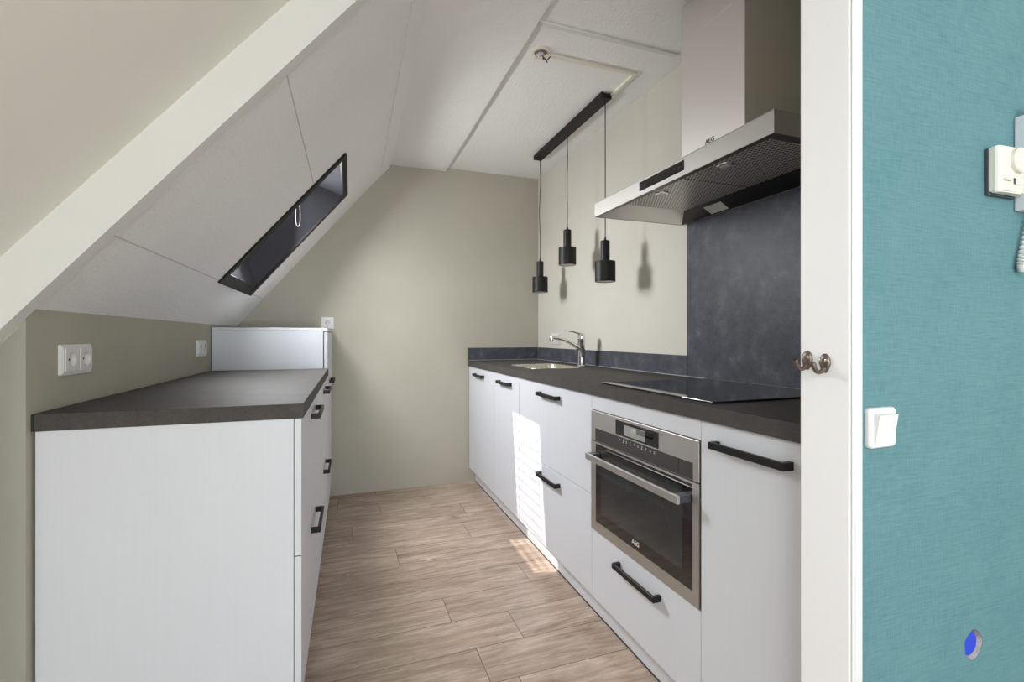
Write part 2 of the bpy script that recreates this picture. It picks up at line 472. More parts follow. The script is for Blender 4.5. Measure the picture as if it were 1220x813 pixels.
# ------------------------------------------------------------------ skylight (window_1)
bm = nb()
so = (0.231, 1.069, 2.418, 3.118)
plate(bm, rect(*so), [rect(SK0+0.004, SK1-0.004, KY0+0.004, KY1-0.004)], slope, -0.010, 0.002)
win = struct('window_1', bm, 'skylight_black', L, label='black framed skylight in the white sloping ceiling', cat='skylight')
GS0, GS1, GY0, GY1 = 0.438, 0.936, 2.565, 2.965
bm = nb()
e = 0.003
lo = [slope(u, v, 0.0) for u, v in rect(SK0+e, SK1-e, KY0+e, KY1-e)]
hi = [slope(u, v, 0.185) for u, v in rect(GS0, GS1, GY0, GY1)]
loft(bm, [lo, hi], False, False)
lo2 = [slope(u, v, 0.0) for u, v in rect(SK0+e-0.002, SK1-e+0.002, KY0+e-0.002, KY1-e+0.002)]
struct('lining', bm, 'skylight_lining', parent=win)
bm = nb(); plate(bm, rect(SK0-0.05, SK1+0.05, KY0-0.05, KY1+0.05), [rect(GS0, GS1, GY0, GY1)], slope, 0.186, 0.24)
struct('sash', bm, 'skylight_black', parent=win)
bm = nb(); prism(bm, rect(GS0-0.01, GS1+0.01, GY0-0.01, GY1+0.01), slope, 0.205, 0.211)
struct('glass', bm, 'window_glass', parent=win)
SUN = Vector((1, -0.365, -1.18)).normalized()
bm = nb()
sl = Matrix.Rotation(-LTH, 3, 'Z') @ SUN
Nn = Vector((-SN, 0, CS)); Ss = Vector((CS, 0, SN))
a = sl - Vector((0, sl.y, 0)); a.normalize(); bq = Vector((0, 1, 0)).cross(a)
tilt = 0.35
a2 = (a*math.cos(tilt)+bq*math.sin(tilt)); b2 = Vector((0, 1, 0)).cross(a2)
for i in range(15):
    c0 = Vector(slope(GS0+0.02+i*0.034, 0, 0.165))
    pts = [c0+a2*0.0105+b2*0.0004, c0-a2*0.0105+b2*0.0004, c0-a2*0.0105-b2*0.0004, c0+a2*0.0105-b2*0.0004]
    loft(bm, [[p+Vector((0, GY0+0.012, 0)) for p in pts], [p+Vector((0, GY1-0.012, 0)) for p in pts]])
struct('blind', bm, 'white_plastic', parent=win)
# white pull cord hanging in the opening
bm = nb()
p0 = Vector(slope(0.785, 2.62, 0.06))
cp = []
for t in range(17):
    a = t/16
    cp.append(p0+Vector(((-0.012+0.024*a)*(0.5+1.6*math.sin(PI*a)), (-0.008+0.016*a), -0.150*math.sin(PI*a)**0.6)))
tube(bm, cp, 0.0010, 6)
single('pull_cord', bm, 'cord_white', 'looped thin white cord hanging in the dark skylight opening', 'cord', p0, L)

# ------------------------------------------------------------------ cabinet kit
HMESH = {}
def handle_bm(x, yc, zc, length, sx):
    """bar handle on a front at plane x; sx = direction it stands out (-1 / +1)"""
    bm = nb(); y0, y1 = yc-length/2, yc+length/2
    xo = x+sx*0.030; xi = x+sx*0.021; xm = x+sx*0.0002
    box(bm, min(xo, xi), max(xo, xi), y0, y1, zc-0.009, zc+0.009, 0.001, 1)
    for a, b in ((y0, y0+0.011), (y1-0.011, y1)):
        box(bm, min(xi, xm), max(xi, xm), a, b, zc-0.009, zc+0.009)
    return bm

def front(T, name, xf, sx, y0, y1, z0, z1, hy=None, hz=None, hl=0.22):
    """a door or drawer front 18 mm thick whose face lies at xf, facing sx"""
    xb = xf-sx*0.018; g = 0.0015
    d = part(T, name, box(nb(), min(xf, xb), max(xf, xb), y0+g, y1-g, z0+g, z1-g, 0.0012, 2), 'cabinet_white')
    if hy is not None:
        part(T, 'handle', handle_bm(xf, hy, hz, hl, sx), 'handle_black', parent=d, label='black square bar handle')
    return d

def carcass(T, xf, xr, y0, y1, z1=ZU-0.001, back=True):
    """side panels, bottom, back and recessed base; open to the top"""
    bm = nb(); s = 1 if xr > xf else -1
    xa = xf+s*0.0195
    X = lambda a, b: (min(a, b), max(a, b))
    g = 0.0004
    for a, b in ((y0+g, y0+0.016), (y1-0.016, y1-g)):
        box(bm, *X(xa, xr), a, b, ZD, z1)
    box(bm, *X(xa, xr), y0+0.016, y1-0.016, ZD, ZD+0.016)
    box(bm, *X(xr-s*0.008, xr), y0+0.016, y1-0.016, ZD+0.016, z1)
    box(bm, *X(xf+s*0.085, xr), y0+0.01, y1-0.01, 0.0, ZD)
    return part(T, 'carcass', bm, 'cabinet_white')

RG = 'white base cabinets under the right-hand worktop'
XR = 1.478
def rcab(y0, y1, label):
    T = thing('base_cabinet', label, 'cabinet', (1.2, (y0+y1)/2, 0), W, RG)
    carcass(T, XD, XR, y0, y1)
    return T
T = rcab(2.89, 3.53, 'white single-door base cabinet in the far corner against the back wall')
front(T, 'door', XD, -1, 2.89, 3.49, ZD, ZU, 3.225, 0.838, 0.215)
part(T, 'filler_strip', box(nb(), XD, XD+0.018, 3.4915, 3.5295, ZD+0.0015, ZU-0.0015), 'cabinet_white')
T = rcab(2.44, 2.89, 'white single-door base cabinet below the sink, between corner cabinet and drawers')
front(T, 'door', XD, -1, 2.44, 2.89, ZD, ZU, 2.665, 0.838, 0.215)
T = rcab(1.632, 2.44, 'white base cabinet with two deep drawers, crossed by the patch of sunlight')
front(T, 'drawer', XD, -1, 1.632, 2.44, 0.50, ZU, 2.025, 0.838, 0.22)
front(T, 'drawer', XD, -1, 1.632, 2.44, ZD, 0.50, 2.025, 0.448, 0.22)
T = rcab(1.036, 1.632, 'white cabinet housing the oven, with one drawer beneath it')
part(T, 'filler_panel', box(nb(), XD, XD+0.018, 1.0375, 1.6305, 0.8335, ZU-0.0015, 0.001, 1), 'cabinet_white')
front(T, 'drawer', XD, -1, 1.036, 1.632, ZD, 0.372, 1.322, 0.317, 0.235)
part(T, 'shelf', box(nb(), XD+0.02, XR-0.01, 1.0525, 1.6155, 0.350, 0.366), 'cabinet_white')
T = rcab(0.70, 1.036, 'narrow white cabinet with one full-height door, right of the oven beside the door lining')
front(T, 'door', XD, -1, 0.70, 1.036, ZD, ZU, 0.866, 0.836, 0.222)

# plinth
T = thing('plinth', 'white plinth strip running along the floor under the right-hand cabinets', 'plinth', (0.961, 2.1, 0))
part(T, 'board', box(nb(), 0.961, 0.977, 0.70, 3.535, 0.006, 0.104), 'cabinet_white')
part(T, 'floor_seal', box(nb(), 0.9595, 0.975, 0.70, 3.535, 0.0, 0.006), 'seam_dark', label='dark sealing strip along the floor')

# right worktop with sink cut-out
XE = 0.900
SX0, SX1, SY0, SY1 = 1.005, 1.325, 2.462, 2.878
bm = nb()
plate(bm, rect(XE, XW-0.001, 0.699, YB-0.001), [rrect(SX0+0.01, SX1-0.01, SY0+0.01, SY1-0.01, 0.05)], lambda u, v, d: (u, v, d), ZU, ZT)
single('worktop', bm, 'worktop_stone', 'long dark grey worktop on the right-hand cabinets, carrying sink and cooktop', 'worktop', (1.2, 2.1, ZU))
# upstands and splashback
single('upstand', box(nb(), XW-0.0125, XW-0.0005, 1.768, YB-0.014, ZT+0.0003, 1.0275, 0.0006, 1), 'panel_stone', 'low dark grey upstand along the right wall behind the tap', 'upstand', (XW-0.006, 2.6, ZT), group='dark upstands around the sink corner')
single('upstand', box(nb(), XE, XW-0.0135, YB-0.0125, YB-0.0005, ZT+0.0003, 1.0275, 0.0006, 1), 'panel_stone', 'short dark grey upstand on the back wall at the end of the right worktop', 'upstand', (1.2, YB-0.006, ZT), group='dark upstands around the sink corner')
single('splashback', box(nb(), XW-0.0125, XW-0.0005, 0.70, 1.766, ZT+0.0003, 1.632, 0.0006, 1), 'panel_stone', 'tall dark grey splashback panel between cooktop and range hood', 'splashback', (XW-0.006, 1.23, ZT))
base_mat('silicone', srgb(150, 150, 150), 0.5)
bm = nb(); box(bm, XW-0.0165, XW-0.0126, 0.70, YB-0.018, ZT+0.0002, ZT+0.004); box(bm, XE+0.004, XW-0.0166, YB-0.0165, YB-0.0126, ZT+0.0002, ZT+0.004)
struct('trim_%d' % n, bm, 'silicone', label='thin grey sealant line along the back of the right worktop', cat='trim'); n += 1

# sink
T = thing('sink', 'small stainless steel sink set into the right worktop beside the tap', 'sink', ((SX0+SX1)/2, (SY0+SY1)/2, ZT))
bm = nb()
def rl(i, z, r): return [(u, v, z) for u, v in rrect(SX0+i, SX1-i, SY0+i, SY1-i, r, 6)]
loft(bm, [rl(0, ZT+0.0004, 0.055), rl(0.001, ZT+0.003, 0.055), rl(0.010, ZT+0.0045, 0.05), rl(0.022, ZT+0.002, 0.045), rl(0.027, ZT-0.01, 0.045), rl(0.034, ZT-0.12, 0.045), rl(0.05, ZT-0.15, 0.04), rl(0.10, ZT-0.155, 0.03)], False, True)
part(T, 'bowl', bm, 'sink_steel', smooth=True)
bm = nb(); lathe(bm, [(0.001, ZT-0.1535), (0.028, ZT-0.153), (0.036, ZT-0.1505), (0.038, ZT-0.1545)], (SX0+SX1)/2, (SY0+SY1)/2, 28)
part(T, 'drain', bm, 'chrome', smooth=True)

# tap
TX, TY = 1.372, 2.585
T = thing('tap', 'chrome single-lever kitchen tap behind the sink', 'tap', (TX, TY, ZT))
bm = nb(); lathe(bm, [(0.027, ZT+0.0003), (0.027, ZT+0.005), (0.0225, ZT+0.009), (0.0215, ZT+0.05), (0.0215, ZT+0.165), (0.0225, ZT+0.167), (0.0225, ZT+0.170)], TX, TY, 32)
part(T, 'body', bm, 'chrome', smooth=True)
bm = nb()
sp = [(-0.005, 0.105), (-0.03, 0.122), (-0.07, 0.143), (-0.11, 0.160), (-0.15, 0.172), (-0.18, 0.177), (-0.2, 0.176)]
tube(bm, [(TX+a, TY, ZT+b) for a, b in sp], [0.015, 0.014, 0.0125, 0.0115, 0.011, 0.011, 0.0115], 16)
part(T, 'spout', bm, 'chrome', smooth=True)
bm = nb(); tube(bm, [(TX-0.198, TY, ZT+0.182), (TX-0.201, TY, ZT+0.168), (TX-0.203, TY, ZT+0.154)], [0.0135, 0.0145, 0.0125], 18)
part(T, 'aerator', bm, 'chrome', smooth=True)
bm = nb()
lathe(bm, [(0.0225, ZT+0.1715), (0.0225, ZT+0.185), (0.020, ZT+0.198), (0.012, ZT+0.205), (0.001, ZT+0.206)], TX, TY, 32)
tube(bm, [(TX+0.004, TY, ZT+0.192), (TX-0.02, TY, ZT+0.203), (TX-0.05, TY, ZT+0.211), (TX-0.08, TY, ZT+0.216), (TX-0.108, TY, ZT+0.219)], [0.014, 0.0135, 0.012, 0.0105, 0.008], 14, 0.42)
part(T, 'lever', bm, 'chrome', smooth=True)

# cooktop
T = thing('cooktop', 'flat black glass induction cooktop on the right worktop below the hood', 'cooktop', (1.2, 1.32, ZT))
part(T, 'glass', box(nb(), 0.943, 1.452, 1.028, 1.612, ZT+0.0022, ZT+0.0062, 0.0012, 2), 'black_glass')
part(T, 'rim', box(nb(), 0.947, 1.448, 1.032, 1.608, ZT+0.0003, ZT+0.0021), 'black_metal')
# ------------------------------------------------------------------ oven
OY0, OY1, OZ0, OZ1 = 1.039, 1.629, 0.3745, 0.8315
ZS = 0.7155
T = thing('oven', 'built-in stainless steel oven with dark glass door in the right-hand cabinets', 'oven', (1.15, 1.334, OZ0))
part(T, 'body', box(nb(), 0.932, 1.40, 1.055, 1.612, 0.3765, 0.80), 'hood_dark')
XF = XD-0.004
bm = nb(); box(bm, XF, XD+0.0185, OY0, OY1, ZS+0.002, OZ1, 0.0012, 2)
cp = part(T, 'control_panel', bm, 'brushed_steel')
part(T, 'touch_strip', box(nb(), XF-0.0012, XF-0.0001, 1.0625, 1.5955, ZS+0.004, 0.7665), 'control_glass', parent=cp)
bm = nb(); box(bm, XF-0.0017, XF-0.0013, 1.1195, 1.1215, ZS+0.004, 0.7665)
part(T, 'water_drawer_seam', bm, 'pin_black', parent=cp)
part(T, 'display', box(nb(), XF-0.0022, XF-0.0001, 1.2125, 1.452, 0.7715, 0.8215, 0.0008, 1), 'display_black', parent=cp)
part(T, 'screen', box(nb(), XF-0.0028, XF-0.0023, 1.277, 1.398, 0.7775, 0.8125), 'lcd_grey', parent=cp)
part(T, 'screen_panel', box(nb(), XF-0.0034, XF-0.0029, 1.279, 1.326, 0.794, 0.8105), 'lcd_dark', parent=cp)
part(T, 'sensor_window', box(nb(), XF-0.0028, XF-0.0023, 1.238, 1.274, 0.793, 0.8125), 'black_glass', parent=cp)
part(T, 'display_digits', text_bm('170', 0.021, (XF-0.0032, 1.342, 0.7995), (0, -1, 0), (0, 0, 1), 0.0002), 'marking_white', parent=cp)
bm = nb()
ys = [1.425, 1.402, 1.385, 1.362, 1.340, 1.318, 1.296, 1.274, 1.252, 1.232]
for i, y in enumerate(ys):
    z0 = 0.7555; xx0, xx1 = XF-0.0018, XF-0.0013
    if i in (1, 3, 6):
        box(bm, xx0, xx1, y-0.005, y+0.005, z0-0.006, z0-0.0045); box(bm, xx0, xx1, y-0.0008, y+0.0008, z0-0.0045, z0+0.005); box(bm, xx0, xx1, y-0.003, y+0.003, z0+0.003, z0+0.0042)
    elif i in (0, 4, 7):
        box(bm, xx0, xx1, y-0.003, y+0.003, z0-0.0008, z0+0.0008); box(bm, xx0, xx1, y-0.0008, y+0.0008, z0+0.001, z0+0.004)
    else:
        box(bm, xx0, xx1, y-0.0032, y+0.0032, z0+0.0018, z0+0.003); box(bm, xx0, xx1, y-0.0032, y+0.0032, z0-0.003, z0-0.0018); box(bm, xx0, xx1, y-0.0032, y-0.0022, z0-0.0018, z0+0.0018)
part(T, 'touch_symbols', bm, 'marking_white', parent=cp)
bm = nb(); plate(bm, rect(OY0, OY1, OZ0, ZS-0.002), [rect(1.063, 1.595, 0.4115, ZS-0.008)], lambda u, v, d: (d, u, v), XF, XD+0.0185)
dr = part(T, 'door', bm, 'brushed_steel')
part(T, 'door_glass', box(nb(), XF+0.0008, XF+0.006, 1.0635, 1.5945, 0.412, ZS-0.0085), 'oven_glass', parent=dr)
part(T, 'window', box(nb(), XF+0.0002, XF+0.0007, 1.105, 1.555, 0.452, 0.690), 'oven_window', parent=dr)
part(T, 'door_lettering', text_bm('AEG', 0.0215, (XF-0.0001, 1.334, 0.4335), (0, -1, 0), (0, 0, 1), 0.0003), 'marking_white', parent=dr)
XH = 0.860
bm = nb()
box(bm, XH, XH+0.009, 1.068, 1.592, 0.6545, 0.6775, 0.0012, 2)
hd = part(T, 'handle', bm, 'brushed_steel', parent=dr)
for a, b in ((1.0685, 1.098), (1.562, 1.5915)):
    part(T, 'handle_bracket', box(nb(), XH+0.0092, XF+0.0006, a, b, 0.656, 0.676, 0.001, 1), 'dark_plastic', parent=dr)
part(T, 'top_gap', box(nb(), XD-0.001, XD+0.017, OY0, OY1, ZS-0.0015, ZS+0.0015), 'pin_black')

# ------------------------------------------------------------------ range hood
HX0, HY0, HY1, HZ0, HZ1 = 1.019, 0.90, 1.80, 1.627, 1.687
HX1 = XW-0.013
T = thing('range_hood', 'stainless steel box range hood with chimney on the right wall above the cooktop', 'range hood', (1.25, 1.35, HZ0))
bm = nb()
# outer shell: walls and top, thin lip at the bottom
box(bm, HX0, HX1, HY0, HY1, HZ1-0.004, HZ1, 0.001, 1)
box(bm, HX0, HX0+0.004, HY0, HY1, HZ0, HZ1-0.004, 0.0008, 1)
box(bm, HX0+0.004, HX1, HY0, HY0+0.004, HZ0, HZ1-0.004)
box(bm, HX0+0.004, HX1, HY1-0.004, HY1, HZ0, HZ1-0.004)
box(bm, HX1-0.004, HX1, HY0+0.004, HY1-0.004, HZ0, HZ1-0.004)
body = part(T, 'body', bm, 'hood_steel')
# flanks that slope up from the lip to the filters
fx0, fx1, fy0, fy1, fz = 1.115, 1.405, 1.00, 1.70, 1.664
ox0, ox1, oy0, oy1, oz = HX0+0.0045, HX1-0.0045, HY0+0.0045, HY1-0.0045, HZ0+0.001
def quad(name, pts, mat):
    bm = nb(); vs = [bm.verts.new(p) for p in pts]; v2 = [bm.verts.new((p[0], p[1], p[2]+0.0015)) for p in pts]
    bm.faces.new(vs); bm.faces.new(v2[::-1])
    for i in range(4): bm.faces.new((vs[i], v2[i], v2[(i+1) % 4], vs[(i+1) % 4]))
    return part(T, name, bm, mat)
quad('side_flank', [(ox0, oy1, oz), (ox1, oy1, oz), (fx1, fy1, fz), (fx0, fy1, fz)], 'brushed_steel_vertical')
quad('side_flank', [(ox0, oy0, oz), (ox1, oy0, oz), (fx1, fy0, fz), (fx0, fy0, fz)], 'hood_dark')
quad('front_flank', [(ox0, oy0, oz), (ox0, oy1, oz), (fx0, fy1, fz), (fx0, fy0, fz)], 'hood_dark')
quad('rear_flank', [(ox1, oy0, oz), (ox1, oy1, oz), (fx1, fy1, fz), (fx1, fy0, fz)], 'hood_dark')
for a, b in ((fy0+0.001, 1.349), (1.353, fy1-0.001)):
    f = part(T, 'grease_filter', box(nb(), fx0+0.001, fx1-0.001, a, b, fz, fz+0.008), 'filter_mesh')
for y in (1.20, 1.52):
    bm = nb(); lathe(bm, [(0.001, fz-0.0052), (0.02, fz-0.005), (0.026, fz-0.003), (0.027, fz-0.0005)], 1.152, y, 28)
    lf = part(T, 'light', bm, 'chrome', smooth=True)
    bm = nb(); lathe(bm, [(0.001, fz-0.0066), (0.015, fz-0.0064), (0.017, fz-0.0053)], 1.152, y, 24)
    part(T, 'lens', bm, 'lamp_lens', parent=lf, smooth=True)
# white sticker on the rear flank
def on_rear(t, y, off):   # t 0 at lip, 1 at filter
    return (ox1+(fx1-ox1)*t-off*0.5, y, oz+(fz-oz)*t-off)
bm = nb(); loft(bm, [[on_rear(0.1, 1.505, 0.0006), on_rear(0.1, 1.60, 0.0006), on_rear(0.75, 1.60, 0.0006), on_rear(0.75, 1.505, 0.0006)], [on_rear(0.1, 1.505, 0.0012), on_rear(0.1, 1.60, 0.0012), on_rear(0.75, 1.60, 0.0012), on_rear(0.75, 1.505, 0.0012)]])
part(T, 'sticker', bm, 'sticker_white', label='white sticker')
pn = part(T, 'control_panel', box(nb(), HX0-0.0014, HX0-0.0001, 1.233, 1.473, 1.643, 1.6755, 0.0005, 1), 'black_glass')
for y in (1.255, 1.44):
    bm = nb(); lathe(bm, [(0.0014, 0), (0.0014, 0.0003)], y, 1.659, 10, lambda a, b, c: (HX0-0.0015-c, a, b))
    part(T, 'touch_key', bm, 'marking_grey', parent=pn)
ch = part(T, 'chimney', box(nb(), 1.23, XW-0.001, 1.197, 1.503, HZ1+0.0003, 2.235, 0.0015, 2), 'brushed_steel_vertical')
part(T, 'chimney_extension', box(nb(), 1.2325, XW-0.002, 1.1995, 1.5005, 2.2352, 2.3868, 0.0015, 2), 'brushed_steel_vertical')
part(T, 'chimney_lettering', text_bm('AEG', 0.024, (1.2293, 1.353, 1.8125), (0, -1, 0), (0, 0, 1), 0.0003), 'marking_black', parent=ch)

# ------------------------------------------------------------------ pendant lamp
PX = 1.295; ZC = 2.387
T = thing('pendant_lamp', 'black pendant lamp: ceiling bar with three hanging cylinder shades over the sink', 'lamp', (PX, 2.62, ZC))
bm = nb()
y0, y1 = 2.162, 3.096
def yprism(bm, poly, ya, yb): return loft(bm, [[(u, ya, v) for u, v in poly], [(u, yb, v) for u, v in poly]])
box(bm, PX-0.03, PX+0.03, y0, y1, ZC-0.029, ZC-0.004, 0.001, 1)
box(bm, PX-0.03, PX-0.02, y0, y1, ZC-0.004, ZC-0.0002); box(bm, PX+0.02, PX+0.03, y0, y1, ZC-0.004, ZC-0.0002)
part(T, 'ceiling_bar', bm, 'black_metal')
for y, zb, wob in ((3.048, 1.422, 0.006), (2.622, 1.552, 0.002), (2.177, 1.4015, 0.0)):
    zt = zb+0.107+0.108
    pts = []
    zbar = ZC-0.029
    for k in range(25):
        t = k/24
        pts.append((PX+wob*math.sin(t*PI*3)*math.sin(t*PI)*0.6, y-wob*math.sin(t*PI*2.3)*math.sin(t*PI), zbar+(zt+0.012-zbar)*t))
    bm = nb(); tube(bm, pts, 0.0026, 8)
    part(T, 'cable', bm, 'black_metal', smooth=True)
    bm = nb()
    R = 0.0535; r = 0.0238; zs_ = zb+0.107
    lathe(bm, [(R-0.0015, zb), (R, zb+0.001), (R, zs_-0.002), (R-0.002, zs_), (r+0.001, zs_+0.0005), (r, zs_+0.001), (r, zt-0.002), (r-0.002, zt), (0.006, zt+0.0005), (0.0055, zt+0.016), (0.001, zt+0.0165)], PX, y, 40, None, False, True)
    lathe(bm, [(R-0.0015, zb), (R-0.0025, zb+0.001), (R-0.0025, zs_-0.004), (0.001, zs_-0.004)], PX, y, 40, None, False, False)
    sh = part(T, 'lamp_shade', bm, 'black_metal', smooth=True)
    bm = nb(); lathe(bm, [(0.002, zb+0.004), (0.03, zb+0.0035), (0.0505, zb+0.0025), (0.0505, zb+0.006), (0.002, zb+0.008)], PX, y, 36)
    part(T, 'diffuser', bm, 'shade_inner', parent=sh, smooth=True, label='white diffuser in the open end of the shade')

# cable duct, outlet in the ceiling
T = thing('cable_duct', 'white L-shaped cable duct on the ceiling leading to the black lamp bar', 'cable duct', (1.1, 1.955, ZC))
part(T, 'duct_run', box(nb(), 0.872, 1.336, 1.947, 1.964, ZC-0.012, ZC-0.0002, 0.001, 1), 'duct_plastic')
part(T, 'duct_run', box(nb(), 1.318, 1.336, 1.9645, 2.168, ZC-0.012, ZC-0.0002, 0.001, 1), 'duct_plastic')
T = thing('ceiling_outlet', 'open round ceiling outlet with loose wires at the end of the white duct', 'outlet', (0.835, 1.957, ZC))
bm = nb(); lathe(bm, [(0.046, ZC-0.0003), (0.046, ZC-0.003), (0.043, ZC-0.005), (0.031, ZC-0.005), (0.029, ZC-0.001)], 0.835, 1.957, 36, None, False, False)
part(T, 'ring', bm, 'duct_plastic', smooth=True)
bm = nb(); lathe(bm, [(0.029, ZC-0.0004), (0.001, ZC-0.0006)], 0.835, 1.957, 30, None, False, False)
part(T, 'box_opening', bm, 'marking_grey')
bm = nb(); box(bm, 0.822, 0.845, 1.948, 1.966, ZC-0.022, ZC-0.002, 0.002, 1)
part(T, 'terminal_block', bm, 'white_plastic')
for k, (m, pts) in enumerate((('wire_brown', [(0, 0, -0.004), (0.006, -0.012, -0.025), (0.012, -0.024, -0.040), (0.022, -0.02, -0.052)]),
                 ('wire_dark', [(0.006, 0.004, -0.004), (0.018, 0.012, -0.022), (0.034, 0.006, -0.024), (0.046, -0.004, -0.010)]),
                 ('white_plastic', [(-0.01, 0.0, -0.004), (-0.022, -0.006, -0.018), (-0.018, -0.018, -0.026), (-0.004, -0.02, -0.024)]))):
    bm = nb(); tube(bm, [(0.835+a, 1.957+b, ZC+c) for a, b, c in pts], 0.0028, 8)
    part(T, 'wire', bm, m, smooth=True)

# ------------------------------------------------------------------ sockets, switches
def socket_part(T, mp, cu, cv, size, jack=False, name='socket'):
    """one square insert with a round well, centred at cu,cv on the wall; mp(u,v,d), d = out from wall"""
    h = size/2
    bm = nb()
    if not jack:
        plate(bm, rrect(cu-h, cu+h, cv-h, cv+h, 0.004, 3), [circ(cu, cv, 0.0195)], mp, 0.0095, 0.0125)
        loft(bm, [[mp(u, v, 0.0125) for u, v in circ(cu, cv, 0.0195)], [mp(u, v, 0.0005) for u, v in circ(cu, cv, 0.0185)]], False, True)
        s = part(T, name, bm, 'white_plastic', angle=30)
        bm = nb()
        for du, dv, r in ((-0.0095, 0, 0.0028), (0.0095, 0, 0.0028), (0, 0.0165, 0.0022), (0, -0.0165, 0.0022)):
            loft(bm, [[mp(u, v, 0.0006) for u, v in circ(cu+du, cv+dv, r, 12)], [mp(u, v, 0.0014) for u, v in circ(cu+du, cv+dv, r, 12)]])
        part(T, 'contacts', bm, 'pin_black', parent=s)
    else:
        bm = prism(bm, rrect(cu-h, cu+h, cv-h, cv+h, 0.004, 3), mp, 0.0095, 0.0125)
        s = part(T, name, bm, 'white_plastic')
        bm = prism(nb(), rrect(cu-0.008, cu+0.008, cv+0.004, cv+0.019, 0.002, 2), mp, 0.0126, 0.0136)
        part(T, 'jack', bm, 'marking_grey', parent=s)
    return s
def wall_plate(name, label, cat, mp, o, fr, cu, cv, count, jack=False, group=None):
    T = thing(name, label, cat, o, fr, group)
    pitch = 0.071; w = 0.081+pitch*(count-1)
    bm = nb()
    wells = [] if jack else [circ(cu+(k-(count-1)/2)*pitch, cv, 0.0198) for k in range(count)]
    for i, da, db in ((0, 0.0003, 0.005), (0.0015, 0.005, 0.0068), (0.0035, 0.0068, 0.0082), (0.006, 0.0082, 0.0093)):
        plate(bm, rrect(cu-w/2+i, cu+w/2-i, cv-0.0405+i, cv+0.0405-i, 0.005, 3), wells, mp, da, db)
    part(T, 'frame', bm, 'white_plastic')
    for k in range(count):
        c = cu+(k-(count-1)/2)*pitch
        socket_part(T, mp, c, cv, 0.060, jack, 'data_outlet' if jack else 'socket')
    return T
lmp = lambda u, v, d: (KX+d, u, v)
wall_plate('wall_socket', 'double white socket on the olive knee wall, near the front end of the left worktop', 'socket', lmp, (KX, 1.60, 1.053), L, 1.60, 1.053, 2)
wall_plate('wall_socket', 'double white data outlet on the olive knee wall beside the tall white cabinet', 'socket', lmp, (KX, 2.735, 1.056), L, 2.735, 1.056, 2, True)
bmp = lambda u, v, d: (u, YB-d, v)
wall_plate('wall_socket', 'single white socket low on the back wall above the tall cabinet corner', 'socket', bmp, (-0.10, YB, 1.208), W, -0.10, 1.208, 1)
rmp = lambda u, v, d: (XW-d, u, v)
wall_plate('wall_socket', 'double white socket on the right wall behind the chrome tap spout', 'socket', rmp, (XW, 3.21, 1.096), W, 3.21, 1.096, 2)

# light switch on the teal wall
T = thing('light_switch', 'white rocker light switch on the teal wall beside the door lining', 'light switch', (0.94, YT, 0.95))
tmp = lambda u, v, d: (u, YT-d, v)
u0, u1, v0, v1 = 0.8985, 0.972, 0.910, 0.984
bm = nb(); loft(bm, [[tmp(u, v, dd) for u, v in rrect(u0+i, u1-i, v0+i, v1-i, 0.009, 5)] for i, dd in ((0, 0.0003), (0, 0.006), (0.002, 0.0085), (0.004, 0.009))])
part(T, 'frame', bm, 'white_plastic', smooth=True, angle=50)
bm = nb()
ru0, ru1, rv0, rv1 = 0.909, 0.961, 0.918, 0.973
pts0 = [tmp(ru0, rv0, 0.0092), tmp(ru1, rv0, 0.0092), tmp(ru1, rv1, 0.0092), tmp(ru0, rv1, 0.0092)]
pts1 = [tmp(ru0+0.001, rv0+0.001, 0.0115), tmp(ru1-0.001, rv0+0.001, 0.0115), tmp(ru1-0.001, rv1-0.001, 0.019), tmp(ru0+0.001, rv1-0.001, 0.019)]
loft(bm, [pts0, pts1])
part(T, 'rocker', bm, 'white_plastic')

# room thermostat
T = thing('thermostat', 'cream dial thermostat on dark backplate, on the teal wall beside the intercom', 'thermostat', (1.30, YT, 1.47))
z0, z1 = 1.411, 1.506
part(T, 'backplate', box(nb(), 1.2564, 1.350, YT-0.008, YT-0.0003, z0-0.003, z1-0.002, 0.0015, 2), 'dark_plastic')
bm = nb()
prof = [(1.2562, 0.0083), (1.2562, 0.018), (1.2585, 0.0225), (1.264, 0.026), (1.330, 0.026), (1.345, 0.024), (1.350, 0.018), (1.350, 0.0083)]
loft(bm, [[(x, YT-d, z) for x, d in prof] for z in (z0, z1)])
bmesh.ops.bevel(bm, geom=[e for e in bm.edges if abs(e.verts[0].co.z-e.verts[1].co.z) < 1e-5], offset=0.003, segments=2, affect='EDGES')
tb = part(T, 'housing', bm, 'cream_plastic')
bm = nb(); lathe(bm, [(0.026, 0.0263), (0.026, 0.032), (0.0235, 0.0345), (0.001, 0.035)], 1.319, 1.479, 40, lambda a, b, c: (a, YT-c, b))
part(T, 'dial', bm, 'cream_plastic', smooth=True)
part(T, 'indicator_window', box(nb(), 1.3035, 1.312, YT-0.0268, YT-0.0261, 1.429, 1.442), 'display_black', parent=tb)
part(T, 'housing_lettering', text_bm('Danfoss', 0.0072, (1.281, YT-0.0264, 1.4355), (1, 0, 0), (0, 0, 1), 0.0002, italic=0.3), 'marking_grey', parent=tb)

